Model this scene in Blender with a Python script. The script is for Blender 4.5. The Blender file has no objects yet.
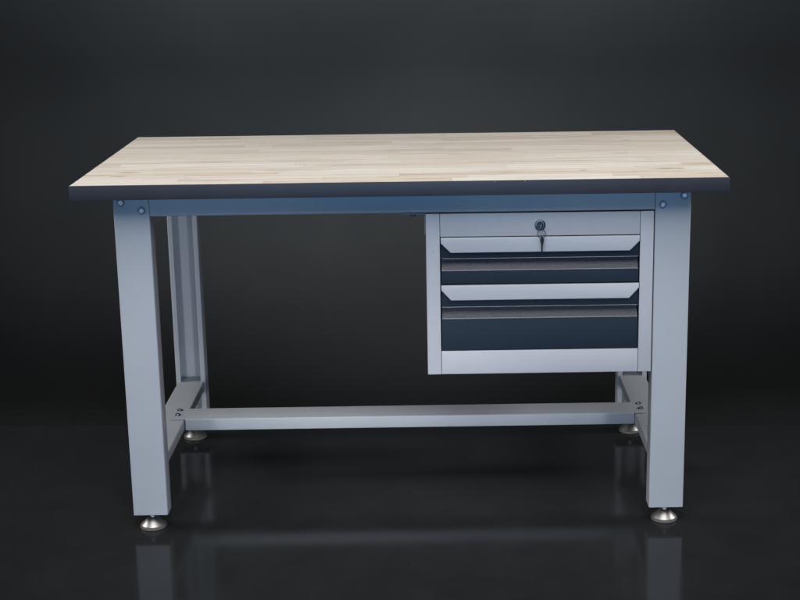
import bpy, bmesh, math, random
from mathutils import Matrix, Vector

random.seed(7)
S = bpy.context.scene
COL = S.collection
PI = math.pi

# ------------------------------------------------------------------ camera
def make_camera():
    yaw, pitch, roll = 0.0076361, 0.227321, -0.0122318
    f = Vector((math.sin(yaw)*math.cos(pitch), math.cos(yaw)*math.cos(pitch), -math.sin(pitch)))
    r = Vector((math.cos(yaw), -math.sin(yaw), 0))
    u = r.cross(f)
    c, s = math.cos(roll), math.sin(roll)
    r2, u2 = c*r + s*u, -s*r + c*u
    cd = bpy.data.cameras.new("camera")
    cd.sensor_width = 36
    cd.lens = 1403.2085/800*36
    cd.shift_x = -49.8962/800
    cd.shift_y = -48.792/800
    cd.clip_start = 0.05
    cd.clip_end = 200
    o = bpy.data.objects.new("camera", cd)
    COL.objects.link(o)
    m = Matrix.Identity(4)
    for i in range(3):
        m[i][0], m[i][1], m[i][2] = r2[i], u2[i], -f[i]
    m.translation = Vector((0.087657, -3.134977, 1.420038))
    o.matrix_world = m
    S.camera = o
make_camera()

# ------------------------------------------------------------------ world, lamps, exposure
w = bpy.data.worlds.new("World")
S.world = w
w.use_nodes = True
w.node_tree.nodes["Background"].inputs[0].default_value = (0.55, 0.75, 1.0, 1)
w.node_tree.nodes["Background"].inputs[1].default_value = 0.006
S.view_settings.view_transform = 'Standard'
S.view_settings.look = 'None'
S.view_settings.exposure = 0
S.view_settings.gamma = 1

def aim(o, target):
    d = Vector(target) - o.location
    o.rotation_euler = d.to_track_quat('-Z', 'Y').to_euler()

def area(name, loc, target, sx, sy, power, color, spread=180):
    l = bpy.data.lights.new(name, 'AREA')
    l.shape = 'RECTANGLE'
    l.size, l.size_y = sx, sy
    l.energy = power
    l.color = color
    l.spread = math.radians(spread)
    o = bpy.data.objects.new(name, l)
    COL.objects.link(o)
    o.location = loc
    aim(o, target)
    return o

def spot(name, loc, target, power, color, angle, blend, radius):
    l = bpy.data.lights.new(name, 'SPOT')
    l.energy = power
    l.color = color
    l.spot_size = math.radians(angle)
    l.spot_blend = blend
    l.shadow_soft_size = radius
    o = bpy.data.objects.new(name, l)
    COL.objects.link(o)
    o.location = loc
    aim(o, target)
    return o

# softbox high in front of the bench, cool fill low in front, lamp on the backdrop
area("key_softbox", (0.0, -1.60, 3.2), (0.0, 0.36, 0.84), 3.0, 2.0, 35, (1.0, 0.985, 0.965), 90)
area("cool_fill", (0.0, -4.2, 0.9), (0.0, 0.0, 0.6), 3.2, 1.5, 24, (0.22, 0.55, 1.0), 120)
for sx in (-1, 1):      # added fills: low spots reaching in under the top, broad ones at the sides
    for tx, pw in ((sx*0.5, 110), (-sx*0.42, 120)):
        spot("low_fill", (sx*1.5, -3.6, 0.20), (tx, 0.04, -0.15), pw, (1.0, 0.97, 0.94), 26, 0.2, 0.16)
    area("side_fill", (sx*3.3, 0.30, 1.9), (0, 0.35, 0.2), 1.0, 1.0, 6.0, (1.0, 0.97, 0.94), 50)
for bx, pw in ((-0.7, 900), (0.0, 540), (0.7, 900)):
    spot("backdrop_lamp", (bx, 0.85, 3.4), (bx*1.25, 2.0, 1.9), pw, (0.88, 0.945, 1.0), 60, 0.95, 0.1)
spot("backdrop_lamp", (0.0, 0.88, 1.75), (0.0, 1.62, 0.34), 125, (0.93, 0.965, 1.0), 66, 1.0, 0.1)

# ------------------------------------------------------------------ materials
def mat(name, base, rough=0.5, metal=0.0, ior=None, coat=0.0):
    m = bpy.data.materials.new(name)
    m.use_nodes = True
    b = m.node_tree.nodes["Principled BSDF"]
    b.inputs["Base Color"].default_value = (*base, 1)
    b.inputs["Roughness"].default_value = rough
    b.inputs["Metallic"].default_value = metal
    if ior: b.inputs["IOR"].default_value = ior
    if coat: b.inputs["Coat Weight"].default_value = coat
    return m

class NT:
    def __init__(self, m):
        self.t = m.node_tree
        self.bsdf = self.t.nodes["Principled BSDF"]
    def n(self, typ, **kw):
        nd = self.t.nodes.new(typ)
        for k, v in kw.items(): setattr(nd, k, v)
        return nd
    def l(self, a, b): self.t.links.new(a, b)
    def math(self, op, a, b=None, c=None):
        nd = self.n("ShaderNodeMath", operation=op)
        for i, v in enumerate((a, b, c)):
            if v is None: continue
            if isinstance(v, (int, float)): nd.inputs[i].default_value = v
            else: self.l(v, nd.inputs[i])
        return nd.outputs[0]
    def mix(self, fac, a, b, blend='MIX'):
        nd = self.n("ShaderNodeMix", data_type='RGBA', blend_type=blend)
        for i, v in ((0, fac), (6, a), (7, b)):
            if isinstance(v, (int, float)): nd.inputs[i].default_value = v
            elif isinstance(v, tuple): nd.inputs[i].default_value = (*v, 1)
            else: self.l(v, nd.inputs[i])
        return nd.outputs[2]
    def ramp(self, fac, stops):
        nd = self.n("ShaderNodeValToRGB")
        e = nd.color_ramp.elements
        while len(e) < len(stops): e.new(0.5)
        for el, (p, c) in zip(e, stops):
            el.position = p
            el.color = (*c, 1) if len(c) == 3 else c
        self.l(fac, nd.inputs[0])
        return nd.outputs[0]

def bumpy(m, scale, strength, dist=0.0004, colvar=0.0, roughvar=0.0):
    """powder-coat orange peel plus very slight large-scale tone variation"""
    g = NT(m)
    tc = g.n("ShaderNodeTexCoord")
    nz = g.n("ShaderNodeTexNoise")
    nz.inputs["Scale"].default_value = scale
    nz.inputs["Detail"].default_value = 3
    g.l(tc.outputs["Object"], nz.inputs["Vector"])
    bp = g.n("ShaderNodeBump")
    bp.inputs["Strength"].default_value = strength
    bp.inputs["Distance"].default_value = dist
    g.l(nz.outputs[0], bp.inputs["Height"])
    g.l(bp.outputs[0], g.bsdf.inputs["Normal"])
    if colvar or roughvar:
        n2 = g.n("ShaderNodeTexNoise")
        n2.inputs["Scale"].default_value = 9
        n2.inputs["Detail"].default_value = 6
        n2.inputs["Roughness"].default_value = 0.65
        g.l(tc.outputs["Object"], n2.inputs["Vector"])
        if colvar:
            base = tuple(g.bsdf.inputs["Base Color"].default_value)[:3]
            lo = tuple(c*(1-colvar) for c in base)
            hi = tuple(c*(1+colvar) for c in base)
            g.l(g.ramp(n2.outputs[0], [(0.3, lo), (0.7, hi)]), g.bsdf.inputs["Base Color"])
        if roughvar:
            r0 = g.bsdf.inputs["Roughness"].default_value
            g.l(g.math('MULTIPLY_ADD', n2.outputs[0], roughvar*2, r0-roughvar), g.bsdf.inputs["Roughness"])
    return m

M = {}
M['paint'] = bumpy(mat("grey_powder_coat", (0.340, 0.358, 0.390), 0.5), 1100, 0.25, 0.0003, 0.03, 0.06)
M['cabinet'] = bumpy(mat("cabinet_powder_coat", (0.374, 0.386, 0.420), 0.5), 1100, 0.25, 0.0003, 0.03, 0.06)
M['handle'] = bumpy(mat("handle_paint", (0.415, 0.430, 0.466), 0.45), 1100, 0.15, 0.0002, 0.02, 0.05)
M['navy'] = bumpy(mat("navy_powder_coat", (0.0125, 0.022, 0.037), 0.6), 1100, 0.25, 0.0003, 0.06, 0.06)
M['navy'].node_tree.nodes['Principled BSDF'].inputs['Specular IOR Level'].default_value = 0.15
M['fold_highlight'] = mat("highlight_fold_edge", (0.50, 0.51, 0.55), 0.4)  # bright highlight along the drawer folds, put in as pale colour
M['recess'] = mat("textured_charcoal", (0.09, 0.09, 0.115), 0.55)
M['edge'] = bumpy(mat("charcoal_edge_band", (0.034, 0.035, 0.046), 0.5), 700, 0.2, 0.0003, 0.08, 0.08)
M['steel'] = bumpy(mat("satin_steel", (0.36, 0.355, 0.345), 0.43, 1.0), 400, 0.1, 0.0002, 0.08, 0.08)
M['zinc'] = mat("zinc_bolt", (0.17, 0.21, 0.25), 0.36, 1.0)
M['darkmetal'] = mat("dark_bolt_metal", (0.09, 0.10, 0.115), 0.4, 1.0)
M['chrome'] = mat("chrome", (0.09, 0.10, 0.12), 0.25, 1.0)
M['keymetal'] = mat("worn_key_steel", (0.12, 0.12, 0.125), 0.35, 1.0)
M['bezel'] = mat("lock_bezel", (0.33, 0.34, 0.36), 0.28, 1.0)
M['foot_rim'] = mat("foot_rim_nylon", (0.10, 0.095, 0.085), 0.5)
M['mark'] = mat("pencil_mark", (0.22, 0.23, 0.26), 0.8)
M['chip'] = mat("chipped_edge", (0.7, 0.66, 0.6), 0.7)
M['inside'] = mat("cabinet_inside", (0.10, 0.105, 0.115), 0.6)

def recess_nodes():
    g = NT(M['recess'])
    tc = g.n("ShaderNodeTexCoord")
    v = g.n("ShaderNodeTexVoronoi")
    v.inputs["Scale"].default_value = 420
    g.l(tc.outputs["Object"], v.inputs["Vector"])
    nz = g.n("ShaderNodeTexNoise")
    nz.inputs["Scale"].default_value = 520
    nz.inputs["Detail"].default_value = 2
    g.l(tc.outputs["Object"], nz.inputs["Vector"])
    g.l(g.ramp(nz.outputs[0], [(0.36, (0.028, 0.029, 0.040)), (0.66, (0.060, 0.061, 0.080))]), g.bsdf.inputs["Base Color"])
    bp = g.n("ShaderNodeBump")
    bp.inputs["Strength"].default_value = 0.7
    bp.inputs["Distance"].default_value = 0.001
    g.l(v.outputs["Distance"], bp.inputs["Height"])
    g.l(bp.outputs[0], g.bsdf.inputs["Normal"])
recess_nodes()

def wood_nodes():
    m = mat("finger_jointed_rubberwood", (0.7, 0.62, 0.53), 0.42)
    M['wood'] = m
    g = NT(m)
    tc = g.n("ShaderNodeTexCoord")
    sp = g.n("ShaderNodeSeparateXYZ")
    g.l(tc.outputs["Object"], sp.inputs[0])
    X, Y = sp.outputs[0], sp.outputs[1]
    W = 0.036
    yr = g.math('DIVIDE', g.math('ADD', Y, 0.013), W)
    row = g.math('FLOOR', yr)
    yf = g.math('FRACT', yr)
    def white(dim, a, b=None):
        nd = g.n("ShaderNodeTexWhiteNoise", noise_dimensions=dim)
        if dim == '1D': g.l(a, nd.inputs["W"])
        else:
            cb = g.n("ShaderNodeCombineXYZ")
            g.l(a, cb.inputs[0])
            if b is not None: g.l(b, cb.inputs[1])
            g.l(cb.outputs[0], nd.inputs["Vector"])
        return nd.outputs["Value"], nd.outputs["Color"]
    r1, _ = white('1D', row)
    # stave length differs from row to row
    L = g.math('MULTIPLY_ADD', r1, 0.22, 0.30)
    xr = g.math('ADD', g.math('DIVIDE', X, L), g.math('MULTIPLY', r1, 37.3))
    st = g.math('FLOOR', xr)
    xf = g.math('FRACT', xr)
    t1, tcol = white('2D', row, st)
    sepc = g.n("ShaderNodeSeparateColor")
    g.l(tcol, sepc.inputs[0])
    t2 = sepc.outputs[1]
    # grain coordinates, shifted per stave
    cb = g.n("ShaderNodeCombineXYZ")
    g.l(g.math('MULTIPLY_ADD', X, 2.4, g.math('MULTIPLY', t1, 60)), cb.inputs[0])
    g.l(g.math('MULTIPLY', Y, 105), cb.inputs[1])
    g.l(g.math('MULTIPLY', t2, 30), cb.inputs[2])
    n1 = g.n("ShaderNodeTexNoise")
    n1.inputs["Scale"].default_value = 1.0
    n1.inputs["Detail"].default_value = 6
    n1.inputs["Roughness"].default_value = 0.62
    n1.inputs["Distortion"].default_value = 0.5
    g.l(cb.outputs[0], n1.inputs["Vector"])
    # fine pores
    cb2 = g.n("ShaderNodeCombineXYZ")
    g.l(g.math('MULTIPLY_ADD', X, 28, g.math('MULTIPLY', t1, 90)), cb2.inputs[0])
    g.l(g.math('MULTIPLY', Y, 520), cb2.inputs[1])
    n2 = g.n("ShaderNodeTexNoise")
    n2.inputs["Scale"].default_value = 1.0
    n2.inputs["Detail"].default_value = 3
    g.l(cb2.outputs[0], n2.inputs["Vector"])
    base = g.ramp(t1, [(0.0, (0.625, 0.560, 0.480)), (0.25, (0.68, 0.635, 0.570)), (0.7, (0.715, 0.680, 0.625)), (1.0, (0.74, 0.715, 0.675))])
    grain = g.ramp(n1.outputs[0], [(0.30, (0.74, 0.66, 0.57)), (0.47, (0.97, 0.955, 0.935)), (0.62, (1.03, 1.03, 1.03)), (0.8, (0.90, 0.85, 0.79))])
    c = g.mix(1.0, base, grain, 'MULTIPLY')
    pores = g.ramp(n2.outputs[0], [(0.30, (0.80, 0.74, 0.67)), (0.42, (1, 1, 1))])
    c = g.mix(0.95, c, pores, 'MULTIPLY')
    # brown streaks, some staves only
    cb3 = g.n("ShaderNodeCombineXYZ")
    g.l(g.math('MULTIPLY_ADD', X, 5, g.math('MULTIPLY', t2, 55)), cb3.inputs[0])
    g.l(g.math('MULTIPLY', Y, 130), cb3.inputs[1])
    g.l(t1, cb3.inputs[2])
    n3 = g.n("ShaderNodeTexNoise")
    n3.inputs["Scale"].default_value = 1.0
    n3.inputs["Detail"].default_value = 2
    g.l(cb3.outputs[0], n3.inputs["Vector"])
    stk = g.math('MULTIPLY', g.ramp(n3.outputs[0], [(0.54, (0, 0, 0)), (0.70, (1, 1, 1))]), g.ramp(t2, [(0.25, (0.1, 0.1, 0.1)), (0.7, (0.8, 0.8, 0.8))]))
    c = g.mix(stk, c, (0.36, 0.24, 0.165))
    # small pin knots
    sc = g.n("ShaderNodeCombineXYZ")
    g.l(g.math('MULTIPLY', X, 4.5), sc.inputs[0])
    g.l(g.math('MULTIPLY', Y, 11), sc.inputs[1])
    vo = g.n("ShaderNodeTexVoronoi")
    vo.inputs["Scale"].default_value = 1.0
    g.l(sc.outputs[0], vo.inputs["Vector"])
    vs = g.n("ShaderNodeSeparateColor")
    g.l(vo.outputs["Color"], vs.inputs[0])
    kn = g.math('MULTIPLY', g.ramp(vo.outputs["Distance"], [(0.02, (1, 1, 1)), (0.055, (0, 0, 0))]), g.math('GREATER_THAN', vs.outputs[0], 0.45))
    c = g.mix(g.math('MULTIPLY', kn, 0.8), c, (0.15, 0.09, 0.055))
    # two elongated knots near the left front corner and one near the right
    for kx, ky, ks in ((-0.645, 0.155, 1.0), (-0.66, 0.105, 0.8), (0.62, 0.115, 0.8), (0.1, 0.70, 0.6)):
        dx = g.math('DIVIDE', g.math('SUBTRACT', X, kx), 0.034*ks)
        dy = g.math('DIVIDE', g.math('SUBTRACT', Y, ky), 0.013*ks)
        d = g.math('SQRT', g.math('ADD', g.math('MULTIPLY', dx, dx), g.math('MULTIPLY', dy, dy)))
        d = g.math('ADD', d, g.math('MULTIPLY_ADD', n1.outputs[0], 1.6, -0.8))
        c = g.mix(g.math('MULTIPLY', g.ramp(d, [(0.15, (1, 1, 1)), (1.0, (0, 0, 0))]), 0.75), c, (0.33, 0.21, 0.14))
    # joints: hairlines between strips and butt ends
    e1 = g.math('LESS_THAN', yf, 0.022)
    e2 = g.math('LESS_THAN', xf, 0.003)
    jt = g.math('MAXIMUM', e1, e2)
    c = g.mix(g.math('MULTIPLY', jt, 0.42), c, (0.42, 0.32, 0.24))
    g.l(c, g.bsdf.inputs["Base Color"])
    g.l(g.math('MULTIPLY_ADD', n1.outputs[0], 0.25, 0.36), g.bsdf.inputs["Roughness"])
    bp = g.n("ShaderNodeBump")
    bp.inputs["Strength"].default_value = 0.15
    bp.inputs["Distance"].default_value = 0.0005
    g.l(n2.outputs[0], bp.inputs["Height"])
    g.l(bp.outputs[0], g.bsdf.inputs["Normal"])
wood_nodes()

def floor_nodes():
    m = mat("black_gloss_acrylic", (0.020, 0.0215, 0.0235), 0.07, 0, 1.285)
    M['floor'] = m
    g = NT(m)
    tc = g.n("ShaderNodeTexCoord")
    n = g.n("ShaderNodeTexNoise")
    n.inputs["Scale"].default_value = 6
    n.inputs["Detail"].default_value = 8
    n.inputs["Roughness"].default_value = 0.7
    g.l(tc.outputs["Object"], n.inputs["Vector"])
    g.l(g.math('MULTIPLY_ADD', n.outputs[0], 0.08, 0.075), g.bsdf.inputs["Roughness"])
    n2 = g.n("ShaderNodeTexNoise")
    n2.inputs["Scale"].default_value = 260
    n2.inputs["Detail"].default_value = 2
    g.l(tc.outputs["Object"], n2.inputs["Vector"])
    fl = g.ramp(n2.outputs[0], [(0.3, (0.0138, 0.0150, 0.0158)), (0.75, (0.0172, 0.0185, 0.0195))])
    # settled dust: faint cloudy lightening and a few bright specks
    v = g.n("ShaderNodeTexVoronoi")
    v.inputs["Scale"].default_value = 38
    g.l(tc.outputs["Object"], v.inputs["Vector"])
    vs = g.n("ShaderNodeSeparateColor")
    g.l(v.outputs["Color"], vs.inputs[0])
    sp = g.math('MULTIPLY', g.math('LESS_THAN', v.outputs["Distance"], 0.028), g.math('GREATER_THAN', vs.outputs[0], 0.72))
    fl = g.mix(g.ramp(n.outputs[0], [(0.4, (0, 0, 0)), (0.75, (0.5, 0.5, 0.5))]), fl, (0.026, 0.028, 0.029))
    fl = g.mix(g.math('MULTIPLY', sp, 0.5), fl, (0.09, 0.09, 0.09))
    g.l(fl, g.bsdf.inputs["Base Color"])
floor_nodes()

def backdrop_nodes():
    m = mat("black_backdrop_cloth", (0.0065, 0.0068, 0.007), 0.95)
    M['backdrop'] = m
    g = NT(m)
    g.bsdf.inputs["Specular IOR Level"].default_value = 0.0
    tc = g.n("ShaderNodeTexCoord")
    n = g.n("ShaderNodeTexNoise")
    n.inputs["Scale"].default_value = 2.2
    n.inputs["Detail"].default_value = 8
    n.inputs["Roughness"].default_value = 0.55
    g.l(tc.outputs["Object"], n.inputs["Vector"])
    g.l(g.ramp(n.outputs[0], [(0.3, (0.0118, 0.0124, 0.0127)), (0.7, (0.0138, 0.0144, 0.0147))]), g.bsdf.inputs["Base Color"])
backdrop_nodes()

# ------------------------------------------------------------------ mesh helpers
def finish(bm, name, mats, origin=(0, 0, 0), parent=None, smooth=30):
    """bm is in world space; origin (world) becomes the object's own origin"""
    bmesh.ops.recalc_face_normals(bm, faces=bm.faces[:])
    bmesh.ops.translate(bm, verts=bm.verts[:], vec=-Vector(origin))
    me = bpy.data.meshes.new(name)
    bm.to_mesh(me)
    bm.free()
    if not isinstance(mats, (list, tuple)): mats = [mats]
    for m in mats: me.materials.append(m)
    if smooth:
        for p in me.polygons: p.use_smooth = True
        me.set_sharp_from_angle(angle=math.radians(smooth))
    o = bpy.data.objects.new(name, me)
    COL.objects.link(o)
    loc = Vector(origin)
    if parent:
        o.parent = parent
        loc = loc - wloc(parent)
    o.location = loc
    return o

def wloc(o):
    v = Vector(o.location)
    return v + wloc(o.parent) if o.parent else v

def box(bm, x0, x1, y0, y1, z0, z1, bev=0.0, seg=2, mi=0):
    r = bmesh.ops.create_cube(bm, size=1)
    vs = r['verts']
    for v in vs:
        v.co = Vector(((x0+x1)/2 + v.co.x*(x1-x0), (y0+y1)/2 + v.co.y*(y1-y0), (z0+z1)/2 + v.co.z*(z1-z0)))
    fs = list({f for v in vs for f in v.link_faces})
    for f in fs: f.material_index = mi
    if bev:
        es = list({e for v in vs for e in v.link_edges})
        bmesh.ops.bevel(bm, geom=es, offset=bev, segments=seg, profile=0.5, affect='EDGES')

def fillet(pts, r, n=4):
    out = [Vector(pts[0])]
    for i in range(1, len(pts)-1):
        a, b, c = Vector(pts[i-1]), Vector(pts[i]), Vector(pts[i+1])
        d1, d2 = (a-b).normalized(), (c-b).normalized()
        ang = d1.angle(d2)
        k = r/math.tan(ang/2)
        p1, p2 = b+d1*k, b+d2*k
        cen = b+(d1+d2).normalized()*(r/math.sin(ang/2))
        a1 = math.atan2((p1-cen).y, (p1-cen).x)
        a2 = math.atan2((p2-cen).y, (p2-cen).x)
        da = (a2-a1+PI) % (2*PI) - PI
        for j in range(n+1):
            t = a1+da*j/n
            out.append(cen+Vector((math.cos(t), math.sin(t)))*r)
    out.append(Vector(pts[-1]))
    return out

def sheet_profile(bm, pts, t, fn, a0, a1, r=0.003, n=4):
    """folded sheet metal: polyline pts is the OUTER face, thickness t to its left; extruded from a0 to a1 through fn(u,v,a)"""
    o = fillet(pts, r, n)
    inn = []
    for i, p in enumerate(o):
        if i == 0: d = (o[1]-o[0]).normalized()
        elif i == len(o)-1: d = (o[-1]-o[-2]).normalized()
        else: d = ((o[i]-o[i-1]).normalized()+(o[i+1]-o[i]).normalized()).normalized()
        inn.append(p+Vector((-d.y, d.x))*t)
    loop = o+inn[::-1]
    N, m = len(loop), len(o)
    A = [bm.verts.new(fn(p.x, p.y, a0)) for p in loop]
    B = [bm.verts.new(fn(p.x, p.y, a1)) for p in loop]
    for i in range(N):
        j = (i+1) % N
        bm.faces.new((A[i], A[j], B[j], B[i]))
    for i in range(m-1):
        for Q in (A, B):
            bm.faces.new((Q[i], Q[i+1], Q[N-2-i], Q[N-1-i]))

def lathe(bm, prof, cen, axis='Z', n=40, mi=0, cap=True):
    rings = []
    for (r, h) in prof:
        ring = []
        for k in range(n):
            a = 2*PI*k/n
            c, s = r*math.cos(a), r*math.sin(a)
            v = {'Z': (c, s, h), 'Y': (c, -h, s)}[axis]     # 'Y' grows towards the viewer
            ring.append(bm.verts.new(Vector(cen)+Vector(v)))
        rings.append(ring)
    for a, b in zip(rings, rings[1:]):
        for k in range(n):
            f = bm.faces.new((a[k], a[(k+1) % n], b[(k+1) % n], b[k]))
            f.material_index = mi
    if cap:
        for q in (rings[0], rings[-1]):
            f = bm.faces.new(q)
            f.material_index = mi

def torus(bm, cen, R, r, rot, n=36, k=10, squash=1.0):
    vs = []
    for i in range(n):
        a = 2*PI*i/n
        row = []
        for j in range(k):
            b = 2*PI*j/k
            p = Vector(((R+r*math.cos(b))*math.cos(a), r*math.sin(b), (R+r*math.cos(b))*math.sin(a)*squash))
            row.append(bm.verts.new(Vector(cen)+rot @ p))
        vs.append(row)
    for i in range(n):
        for j in range(k):
            bm.faces.new((vs[i][j], vs[(i+1) % n][j], vs[(i+1) % n][(j+1) % k], vs[i][(j+1) % k]))

def extrude_poly(bm, pts, fn, a0, a1, mi=0):
    A = [bm.verts.new(fn(*p, a0)) for p in pts]
    B = [bm.verts.new(fn(*p, a1)) for p in pts]
    fs = [bm.faces.new(A), bm.faces.new(B)]
    for i in range(len(pts)):
        j = (i+1) % len(pts)
        fs.append(bm.faces.new((A[i], A[j], B[j], B[i])))
    for f in fs: f.material_index = mi
    return fs

def copy_tree(o, parent):
    c = o.copy()
    COL.objects.link(c)
    c.parent = parent
    for ch in list(o.children): copy_tree(ch, c)
    return c

# ------------------------------------------------------------------ setting
def setting():
    bm = bmesh.new()
    extrude_poly(bm, [(-3.2, -4.6), (3.2, -4.6), (3.2, 0.616), (-3.2, 0.891)], lambda u, v, a: Vector((u, v, a)), -0.004, 0.0)
    o = finish(bm, "floor", M['floor'])
    o['kind'] = 'structure'
    o['label'] = 'glossy black floor sheet mirroring the bench feet'
    pts = [(0.3, -0.006), (1.05, -0.006)]
    R = 0.95
    for i in range(1, 33):
        a = PI/2*i/32
        pts.append((1.05+R*math.sin(a), -0.006+R*(1-math.cos(a))))
    pts.append((2.0, 3.4))
    bm = bmesh.new()
    rows = []
    for (y, z) in pts:
        rows.append([bm.verts.new((x, y, z)) for x in (-4.5, 0, 4.5)])
    for a, b in zip(rows, rows[1:]):
        for i in range(2): bm.faces.new((a[i], a[i+1], b[i+1], b[i]))
    o = finish(bm, "backdrop", M['backdrop'], smooth=60)
    sd = o.modifiers.new("thickness", 'SOLIDIFY')
    sd.thickness = 0.001
    sd.offset = -1
    o['kind'] = 'structure'
    o['label'] = 'dark seamless studio backdrop behind the bench'
setting()

# ------------------------------------------------------------------ workbench
XL0, XL1 = -0.6619, -0.5789          # left legs
XR0, XR1 = 0.5874, 0.6705            # right legs
YF, YB = 0.040, 0.705
LEGD = 0.050
TOPZ, TOPU = 0.8610, 0.8272
TX0, TX1, TY0, TY1 = -0.7461, 0.7469, -0.0147, 0.7390
RAILZ = 0.1743

bench = bpy.data.objects.new("workbench", None)
COL.objects.link(bench)
bench.location = (0, 0.38, 0)
bench.empty_display_size = 0.2
bench['label'] = 'grey steel workbench with pale wooden top and two navy drawers under its right half'
bench['category'] = 'workbench'

# tabletop
bm = bmesh.new()
box(bm, TX0+0.002, TX1-0.002, TY0+0.002, TY1-0.002, TOPU, TOPZ, 0.0008, 2)
top = finish(bm, "tabletop", M['wood'], (0, 0, TOPU), bench)
bm = bmesh.new()
b = 0.0014
for (x0, x1, y0, y1) in ((TX0, TX1, TY0, TY0+0.00195), (TX0, TX1, TY1-0.00195, TY1)):
    box(bm, x0, x1, y0, y1, TOPU-0.0004, TOPZ-0.0003, 0.0007, 2)
for (x0, x1) in ((TX0, TX0+0.00195), (TX1-0.00195, TX1)):
    box(bm, x0, x1, TY0+0.002, TY1-0.002, TOPU-0.0004, TOPZ-0.0003, 0.0007, 2)
for cx in (0.215, 0.283):       # tiny chips in the front edge
    box(bm, cx-0.0013, cx+0.0015, TY0-0.0003, TY0+0.001, TOPZ-0.0034, TOPZ-0.0012, 0.0005, 1, 1)
finish(bm, "edge_band", [M['edge'], M['chip']], (0, 0, TOPU), top)

def bolt_mesh(bm, cen, axis, rw, rh, h, washer=True):
    if washer:
        lathe(bm, [(rw, 0.0), (rw, 0.0013), (rw-0.0006, 0.0018), (rh+0.0004, 0.0018)], cen, axis, 28, 0)
    prof = [(rh, 0.0005), (rh, h*0.55), (rh*0.94, h*0.78), (rh*0.84, h*0.86), (rh*0.80, h*0.80), (rh*0.75, h*0.80)]
    lathe(bm, prof, cen, axis, 28, 1)

def channel_leg(x0, x1, name):
    cx, cy = (x0+x1)/2, YF+LEGD/2
    bm = bmesh.new()
    hw = (x1-x0)/2
    lip = 0.0135
    pts = [(-hw+lip, LEGD/2), (-hw, LEGD/2), (-hw, -LEGD/2), (hw, -LEGD/2), (hw, LEGD/2), (hw-lip, LEGD/2)]
    sheet_profile(bm, pts, 0.002, lambda u, v, a: Vector((cx+u, cy+v, a)), 0.040, 0.8266, 0.0035, 4)
    box(bm, x0+0.0022, x1-0.0022, YF+0.0022, YF+LEGD-0.0022, 0.0406, 0.0440)       # end plate
    leg = finish(bm, name, M['paint'], (cx, cy, 0.04), bench)
    # levelling foot
    bm = bmesh.new()
    lathe(bm, [(0.0300, 0.0), (0.0320, 0.0012), (0.0323, 0.0058), (0.0316, 0.0074), (0.0290, 0.0078)], (cx, cy, 0), 'Z', 48, 1)
    lathe(bm, [(0.0290, 0.0074), (0.0294, 0.0084), (0.0286, 0.0094), (0.0105, 0.0262), (0.0085, 0.0270), (0.0080, 0.0285)], (cx, cy, 0), 'Z', 48, 0)
    lathe(bm, [(0.0094, 0.0285), (0.0094, 0.0340)], (cx, cy, 0), 'Z', 6, 0)
    z = 0.0335
    prof = []
    while z < 0.046:
        prof += [(0.0062, z), (0.0052, z+0.0007)]
        z += 0.0014
    lathe(bm, prof, (cx, cy, 0), 'Z', 24, 0)
    finish(bm, "levelling_foot", [M['steel'], M['foot_rim']], (cx, cy, 0), leg, 35)
    return leg

legL = channel_leg(XL0, XL1, "leg")
for (x, z) in ((-0.6432, 0.8113), (-0.5962, 0.7919)):
    bm = bmesh.new()
    bolt_mesh(bm, (x, YF, z), 'Y', 0.0096, 0.0064, 0.0050)
    finish(bm, "bolt", [M['darkmetal'], M['zinc']], (x, YF, z), legL)
legR = copy_tree(legL, bench)
legR.location = Vector(((XR0+XR1)/2, YF+LEGD/2, 0.04)) - bench.location
bs = [c for c in legR.children if c.name.startswith('bolt')]
for c, (x, z) in zip(bs, ((0.6045, 0.7898), (0.6537, 0.8108))):
    c.location = Vector((x, YF, z)) - Vector(((XR0+XR1)/2, YF+LEGD/2, 0.04))
for src, x in ((legL, (XL0+XL1)/2), (legR, (XR0+XR1)/2)):
    c = copy_tree(src, bench)
    c.location = Vector((x, YB-LEGD/2, 0.04)) - bench.location
    c.rotation_euler = (0, 0, PI)

# long rails under the top
def long_rail(y, sgn):
    bm = bmesh.new()
    z0, z1 = 0.7768, 0.8264
    pts = [(0.042, z1), (0.0, z1), (0.0, z0), (0.042, z0), (0.042, z0+0.010)]
    sheet_profile(bm, pts, 0.002, lambda u, v, a: Vector((a, y+sgn*u, v)), XL1+0.0008, XR0-0.0008, 0.003, 4)
    return finish(bm, "apron", M['paint'], ((XL1+XR0)/2, y, (z0+z1)/2), bench)
long_rail(YF+0.0012, 1)
long_rail(YB-0.0012, -1)

# side rails, upper and lower (folded channel open below)
def side_rail(x0, x1, z0, z1, y0, y1):
    bm = bmesh.new()
    pts = [(x0+0.012, z0), (x0, z0), (x0, z1), (x1, z1), (x1, z0), (x1-0.012, z0)]
    sheet_profile(bm, pts, -0.002, lambda u, v, a: Vector((u, a, v)), y0, y1, 0.003, 4)
    return finish(bm, "side_rail", M['paint'], ((x0+x1)/2, (y0+y1)/2, (z0+z1)/2), bench)
for x0, x1 in ((XL0, XL1), (XR0, XR1)):
    side_rail(x0+0.0050, x1-0.0050, 0.1475, RAILZ, YF+0.004, YB-0.004)
    side_rail(x0+0.0050, x1-0.0050, 0.7395, 0.8000, YF+0.004, YB-0.004)

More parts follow.
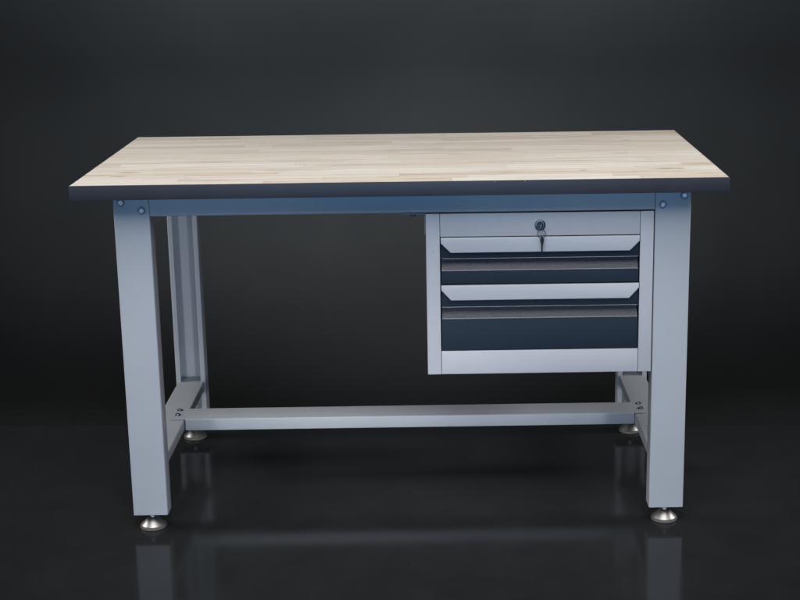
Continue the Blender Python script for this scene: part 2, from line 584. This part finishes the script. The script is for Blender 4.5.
# stretcher: tabs rest on the lower side rails
bm = bmesh.new()
y0, y1, z1 = 0.335, 0.4190, 0.1781
pts = [(y0+0.012, 0.1462), (y0, 0.1462), (y0, z1), (y1, z1), (y1, 0.1462), (y1-0.012, 0.1462)]
sheet_profile(bm, pts, -0.002, lambda u, v, a: Vector((a, u, v)), -0.5805, 0.5905, 0.0025, 4)
box(bm, -0.6196, -0.5801, y0+0.001, y1-0.001, z1-0.0022, z1-0.0002, 0.0005, 1)
box(bm, 0.5901, 0.6253, y0+0.001, y1-0.001, z1-0.0022, z1-0.0002, 0.0005, 1)
stretcher = finish(bm, "stretcher", M['paint'], (0, (y0+y1)/2, 0.162), bench)
first = None
for (x, y) in ((-0.6064, 0.4050), (-0.6058, 0.3690), (0.6113, 0.4060), (0.6113, 0.3670)):
    if first is None:
        bm = bmesh.new()
        bolt_mesh(bm, (x, y, z1-0.0002), 'Z', 0.0075, 0.0055, 0.0052)
        first = finish(bm, "bolt", [M['darkmetal'], M['zinc']], (x, y, z1), stretcher)
        c = first
    else:
        c = first.copy()
        COL.objects.link(c)
    c.location = Vector((x, y, z1)) - wloc(stretcher)

# ------------------------------------------------------------------ drawer cabinet under the top
CX0, CX1 = 0.0565, 0.5845
OX0, OX1 = 0.0890, 0.5533
CZ0, CZ1 = 0.3873, 0.7750
YC = 0.030
YE = 0.60
bm = bmesh.new()
t = 0.0015
box(bm, CX0+0.0008, CX0+0.0023, YC+0.0065, YE, CZ0+0.001, CZ1-0.005)
box(bm, CX1-0.0023, CX1-0.0008, YC+0.0065, YE, CZ0+0.001, CZ1-0.005)
box(bm, CX0+0.0024, CX1-0.0024, YE-0.002, YE-0.0003, CZ0+0.001, CZ1-0.005)
box(bm, CX0+0.0024, CX1-0.0024, YC+0.016, YE-0.0021, CZ1-0.0068, CZ1-0.0053)
box(bm, CX0+0.0024, CX1-0.0024, YC+0.0066, YE-0.0021, CZ0+0.001, CZ0+0.0025)
cab = finish(bm, "cabinet", M['cabinet'], ((CX0+CX1)/2, (YC+YE)/2, CZ0), bench)

def front_plate(name, x0, x1, z0, z1, marks=False):
    bm = bmesh.new()
    box(bm, x0, x1, YC, YC+0.006, z0, z1, 0.0014, 3)
    if marks:      # small pencil tick on the left stile
        for (ax, az, bx, bz) in ((0.0675, 0.6832, 0.0735, 0.6836), (0.0735, 0.6836, 0.0738, 0.6868), (0.0738, 0.6868, 0.0716, 0.6900)):
            d = Vector((bx-ax, bz-az)).normalized()
            nx, nz = -d.y*0.00035, d.x*0.00035
            y = YC-0.00012
            vs = [bm.verts.new((px, y, pz)) for (px, pz) in ((ax+nx, az+nz), (bx+nx, bz+nz), (bx-nx, bz-nz), (ax-nx, az-nz))]
            bm.faces.new(vs).material_index = 1
    return finish(bm, name, [M['cabinet'], M['mark']], ((x0+x1)/2, YC, (z0+z1)/2), cab)
front_plate("stile", CX0, OX0-0.0003, CZ0, CZ1, True)
front_plate("stile", OX1+0.0003, CX1, CZ0, CZ1)
fascia = front_plate("lock_panel", OX0+0.0004, OX1-0.0004, 0.7203, CZ1-0.0003)
front_plate("bottom_panel", OX0+0.0004, OX1-0.0004, CZ0+0.0003, 0.4445)
# inward returns of the frame round the drawer opening
bm = bmesh.new()
for x0, x1 in ((OX0-0.0040, OX0-0.0010), (OX1+0.0010, OX1+0.0040)):
    bm = bmesh.new()
    box(bm, x0, x1, YC+0.0062, YC+0.03, 0.4447, 0.7200)
    finish(bm, "frame_return", M['inside'], ((x0+x1)/2, YC, 0.58), cab)

# mounting bracket peeping out left of the cabinet below the apron
bm = bmesh.new()
box(bm, 0.0055, 0.0555, 0.040, 0.088, 0.7722, 0.7752, 0.0005, 1, 1)
box(bm, 0.0538, 0.0556, 0.046, 0.088, 0.7230, 0.7721, 0.0005, 1)
lathe(bm, [(0.0065, 0.7721), (0.0065, 0.7690), (0.005, 0.7670)], (0.028, 0.053, 0), 'Z', 20, 1)
finish(bm, "mounting_bracket", [M['paint'], M['darkmetal']], (0.03, 0.067, 0.775), cab)

# lock
LX, LZ = 0.3209, 0.7458
bm = bmesh.new()
lathe(bm, [(0.0128, -0.001), (0.0131, 0.0014), (0.0122, 0.0032), (0.0106, 0.0038), (0.0095, 0.0028), (0.0090, 0.0004), (0.0086, 0.0004)], (LX, YC, LZ), 'Y', 40, 0)
lathe(bm, [(0.0078, -0.001), (0.0078, 0.0028), (0.0070, 0.0044), (0.0058, 0.0048), (0.0046, 0.0040)], (LX, YC, LZ), 'Y', 32, 1)
finish(bm, "lock", [M['bezel'], M['chrome']], (LX, YC, LZ), fascia, 25)

# drawers
def make_drawer(zt, zh, zhs, zc, ze, zb):
    """zt top, zh handle bottom, zhs chamfer start, zc bottom of upper flap, ze top of lower front, zb bottom"""
    x0, x1 = 0.0912, 0.5512
    xc = (x0+x1)/2
    bm = bmesh.new()                                   # drawer tray
    box(bm, x0+0.012, x1-0.012, 0.062, 0.56, zb+0.006, zb+0.008)
    box(bm, x0+0.012, x0+0.0135, 0.062, 0.56, zb+0.0081, zc)
    box(bm, x1-0.0135, x1-0.012, 0.062, 0.56, zb+0.0081, zc)
    box(bm, x0+0.012, x1-0.012, 0.5601, 0.5615, zb+0.006, zc)
    box(bm, x0+0.001, x1-0.001, 0.0595, 0.0615, zb+0.001, zt-0.002)
    d = finish(bm, "drawer", M['inside'], (xc, 0.03, zb), bench)
    bm = bmesh.new()
    box(bm, x0, x1, 0.0325, 0.0350, zc, zt-0.0006, 0.0007, 2)
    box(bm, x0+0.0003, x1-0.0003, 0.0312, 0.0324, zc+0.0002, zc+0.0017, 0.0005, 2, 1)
    finish(bm, "upper_front", [M['navy'], M['fold_highlight']], (xc, 0.0325, zc), d)
    bm = bmesh.new()
    box(bm, x0, x1, 0.0315, 0.0345, zb, ze-0.0016, 0.0006, 2)
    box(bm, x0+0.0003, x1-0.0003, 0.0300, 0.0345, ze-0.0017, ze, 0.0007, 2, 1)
    finish(bm, "front_panel", [M['navy'], M['fold_highlight']], (xc, 0.0325, zb), d)
    bm = bmesh.new()                                   # sloping textured finger recess
    extrude_poly(bm, [(0.0350, ze-0.0016), (0.0590, zc+0.0085), (0.0590, zc+0.0005), (0.0370, ze-0.010)],
                 lambda u, v, a: Vector((a, u, v)), x0+0.0008, x1-0.0008)
    finish(bm, "grip_recess", M['recess'], (xc, 0.04, ze), d)
    # handle strip with cut corners, folded back at the top
    bm = bmesh.new()
    cut = 0.0225
    hx0, hx1 = x0-0.0004, x1+0.0006
    pts = [(hx0, zt), (hx1, zt), (hx1, zhs), (hx1-cut, zh), (hx0+cut, zh), (hx0, zhs)]
    extrude_poly(bm, pts, lambda u, v, a: Vector((u, a, v)), 0.0240, 0.0322)
    es = [e for e in bm.edges if all(v.co.y < 0.0245 for v in e.verts)]
    bmesh.ops.bevel(bm, geom=es, offset=0.0016, segments=3, profile=0.5, affect='EDGES')
    finish(bm, "handle", M['handle'], (xc, 0.024, zt), d)
    return d
make_drawer(0.7183, 0.6835, 0.7062, 0.6672, 0.6400, 0.6075)['label'] = 'shallow upper drawer with a pale grey handle strip'
make_drawer(0.6046, 0.5695, 0.5940, 0.5508, 0.5240, 0.4462)['label'] = 'deeper lower drawer with a tall navy front'

# ------------------------------------------------------------------ keys in the lock
kr = bpy.data.objects.new("key_ring", None)
COL.objects.link(kr)
kr.location = (LX, 0.010, 0.7285)
kr.empty_display_size = 0.02
kr['label'] = 'small split ring with two steel keys hanging from the drawer lock'
kr['category'] = 'keys'
def key_outline(L, w):
    """bow at the top (v=0) with its blade going down by L"""
    pts = []
    for k in range(11):
        a = (-0.30+1.60*k/10)*PI
        pts.append((w*math.cos(a), -0.008+0.0088*math.sin(a)))
    b = 0.0022
    return pts + [(-b, -0.0168), (-b, -L+0.002), (-0.0008, -L), (0.0010, -L), (b, -L+0.004),
                  (0.0012, -L+0.007), (b, -L+0.009), (0.0014, -L+0.012), (b, -L+0.014), (b, -0.0168)]
rot = Matrix.Rotation(math.radians(14), 3, 'Z') @ Matrix.Rotation(math.radians(-12), 3, 'X')
bm = bmesh.new()
torus(bm, (LX+0.0025, 0.0125, 0.7283), 0.0098, 0.0008, rot)
torus(bm, (LX+0.0025, 0.0117, 0.7283), 0.0098, 0.0008, rot)
finish(bm, "ring", M['darkmetal'], (LX+0.0025, 0.0125, 0.7283), kr, 60)
# hanging key, almost edge-on
bm = bmesh.new()
kc, th = Vector((LX+0.0035, 0.0135, 0.7215)), math.radians(52)
fn = lambda u, v, a: kc + Vector((u*math.cos(th)-a*math.sin(th), -u*math.sin(th)-a*math.cos(th), v))
extrude_poly(bm, key_outline(0.037, 0.0058), fn, -0.0009, 0.0009)
finish(bm, "key", M['keymetal'], kc, kr, 30)
# inserted key, bow towards the viewer and turned nearly edge-on
bm = bmesh.new()
kc2, ph = Vector((LX, 0.0075, LZ)), math.radians(62)
fn = lambda u, v, a: kc2 + Vector((u*math.cos(ph)-a*math.sin(ph), -v*1.0, u*math.sin(ph)+a*math.cos(ph)))
extrude_poly(bm, key_outline(0.034, 0.0075), fn, -0.0009, 0.0009)
finish(bm, "key", M['steel'], kc2, kr, 30)

# the cabinet front sits a touch behind where its sheets were laid out
for o in [c for c in bench.children if c.name.startswith(('cabinet', 'drawer'))] + [kr]:
    o.location.y += 0.006
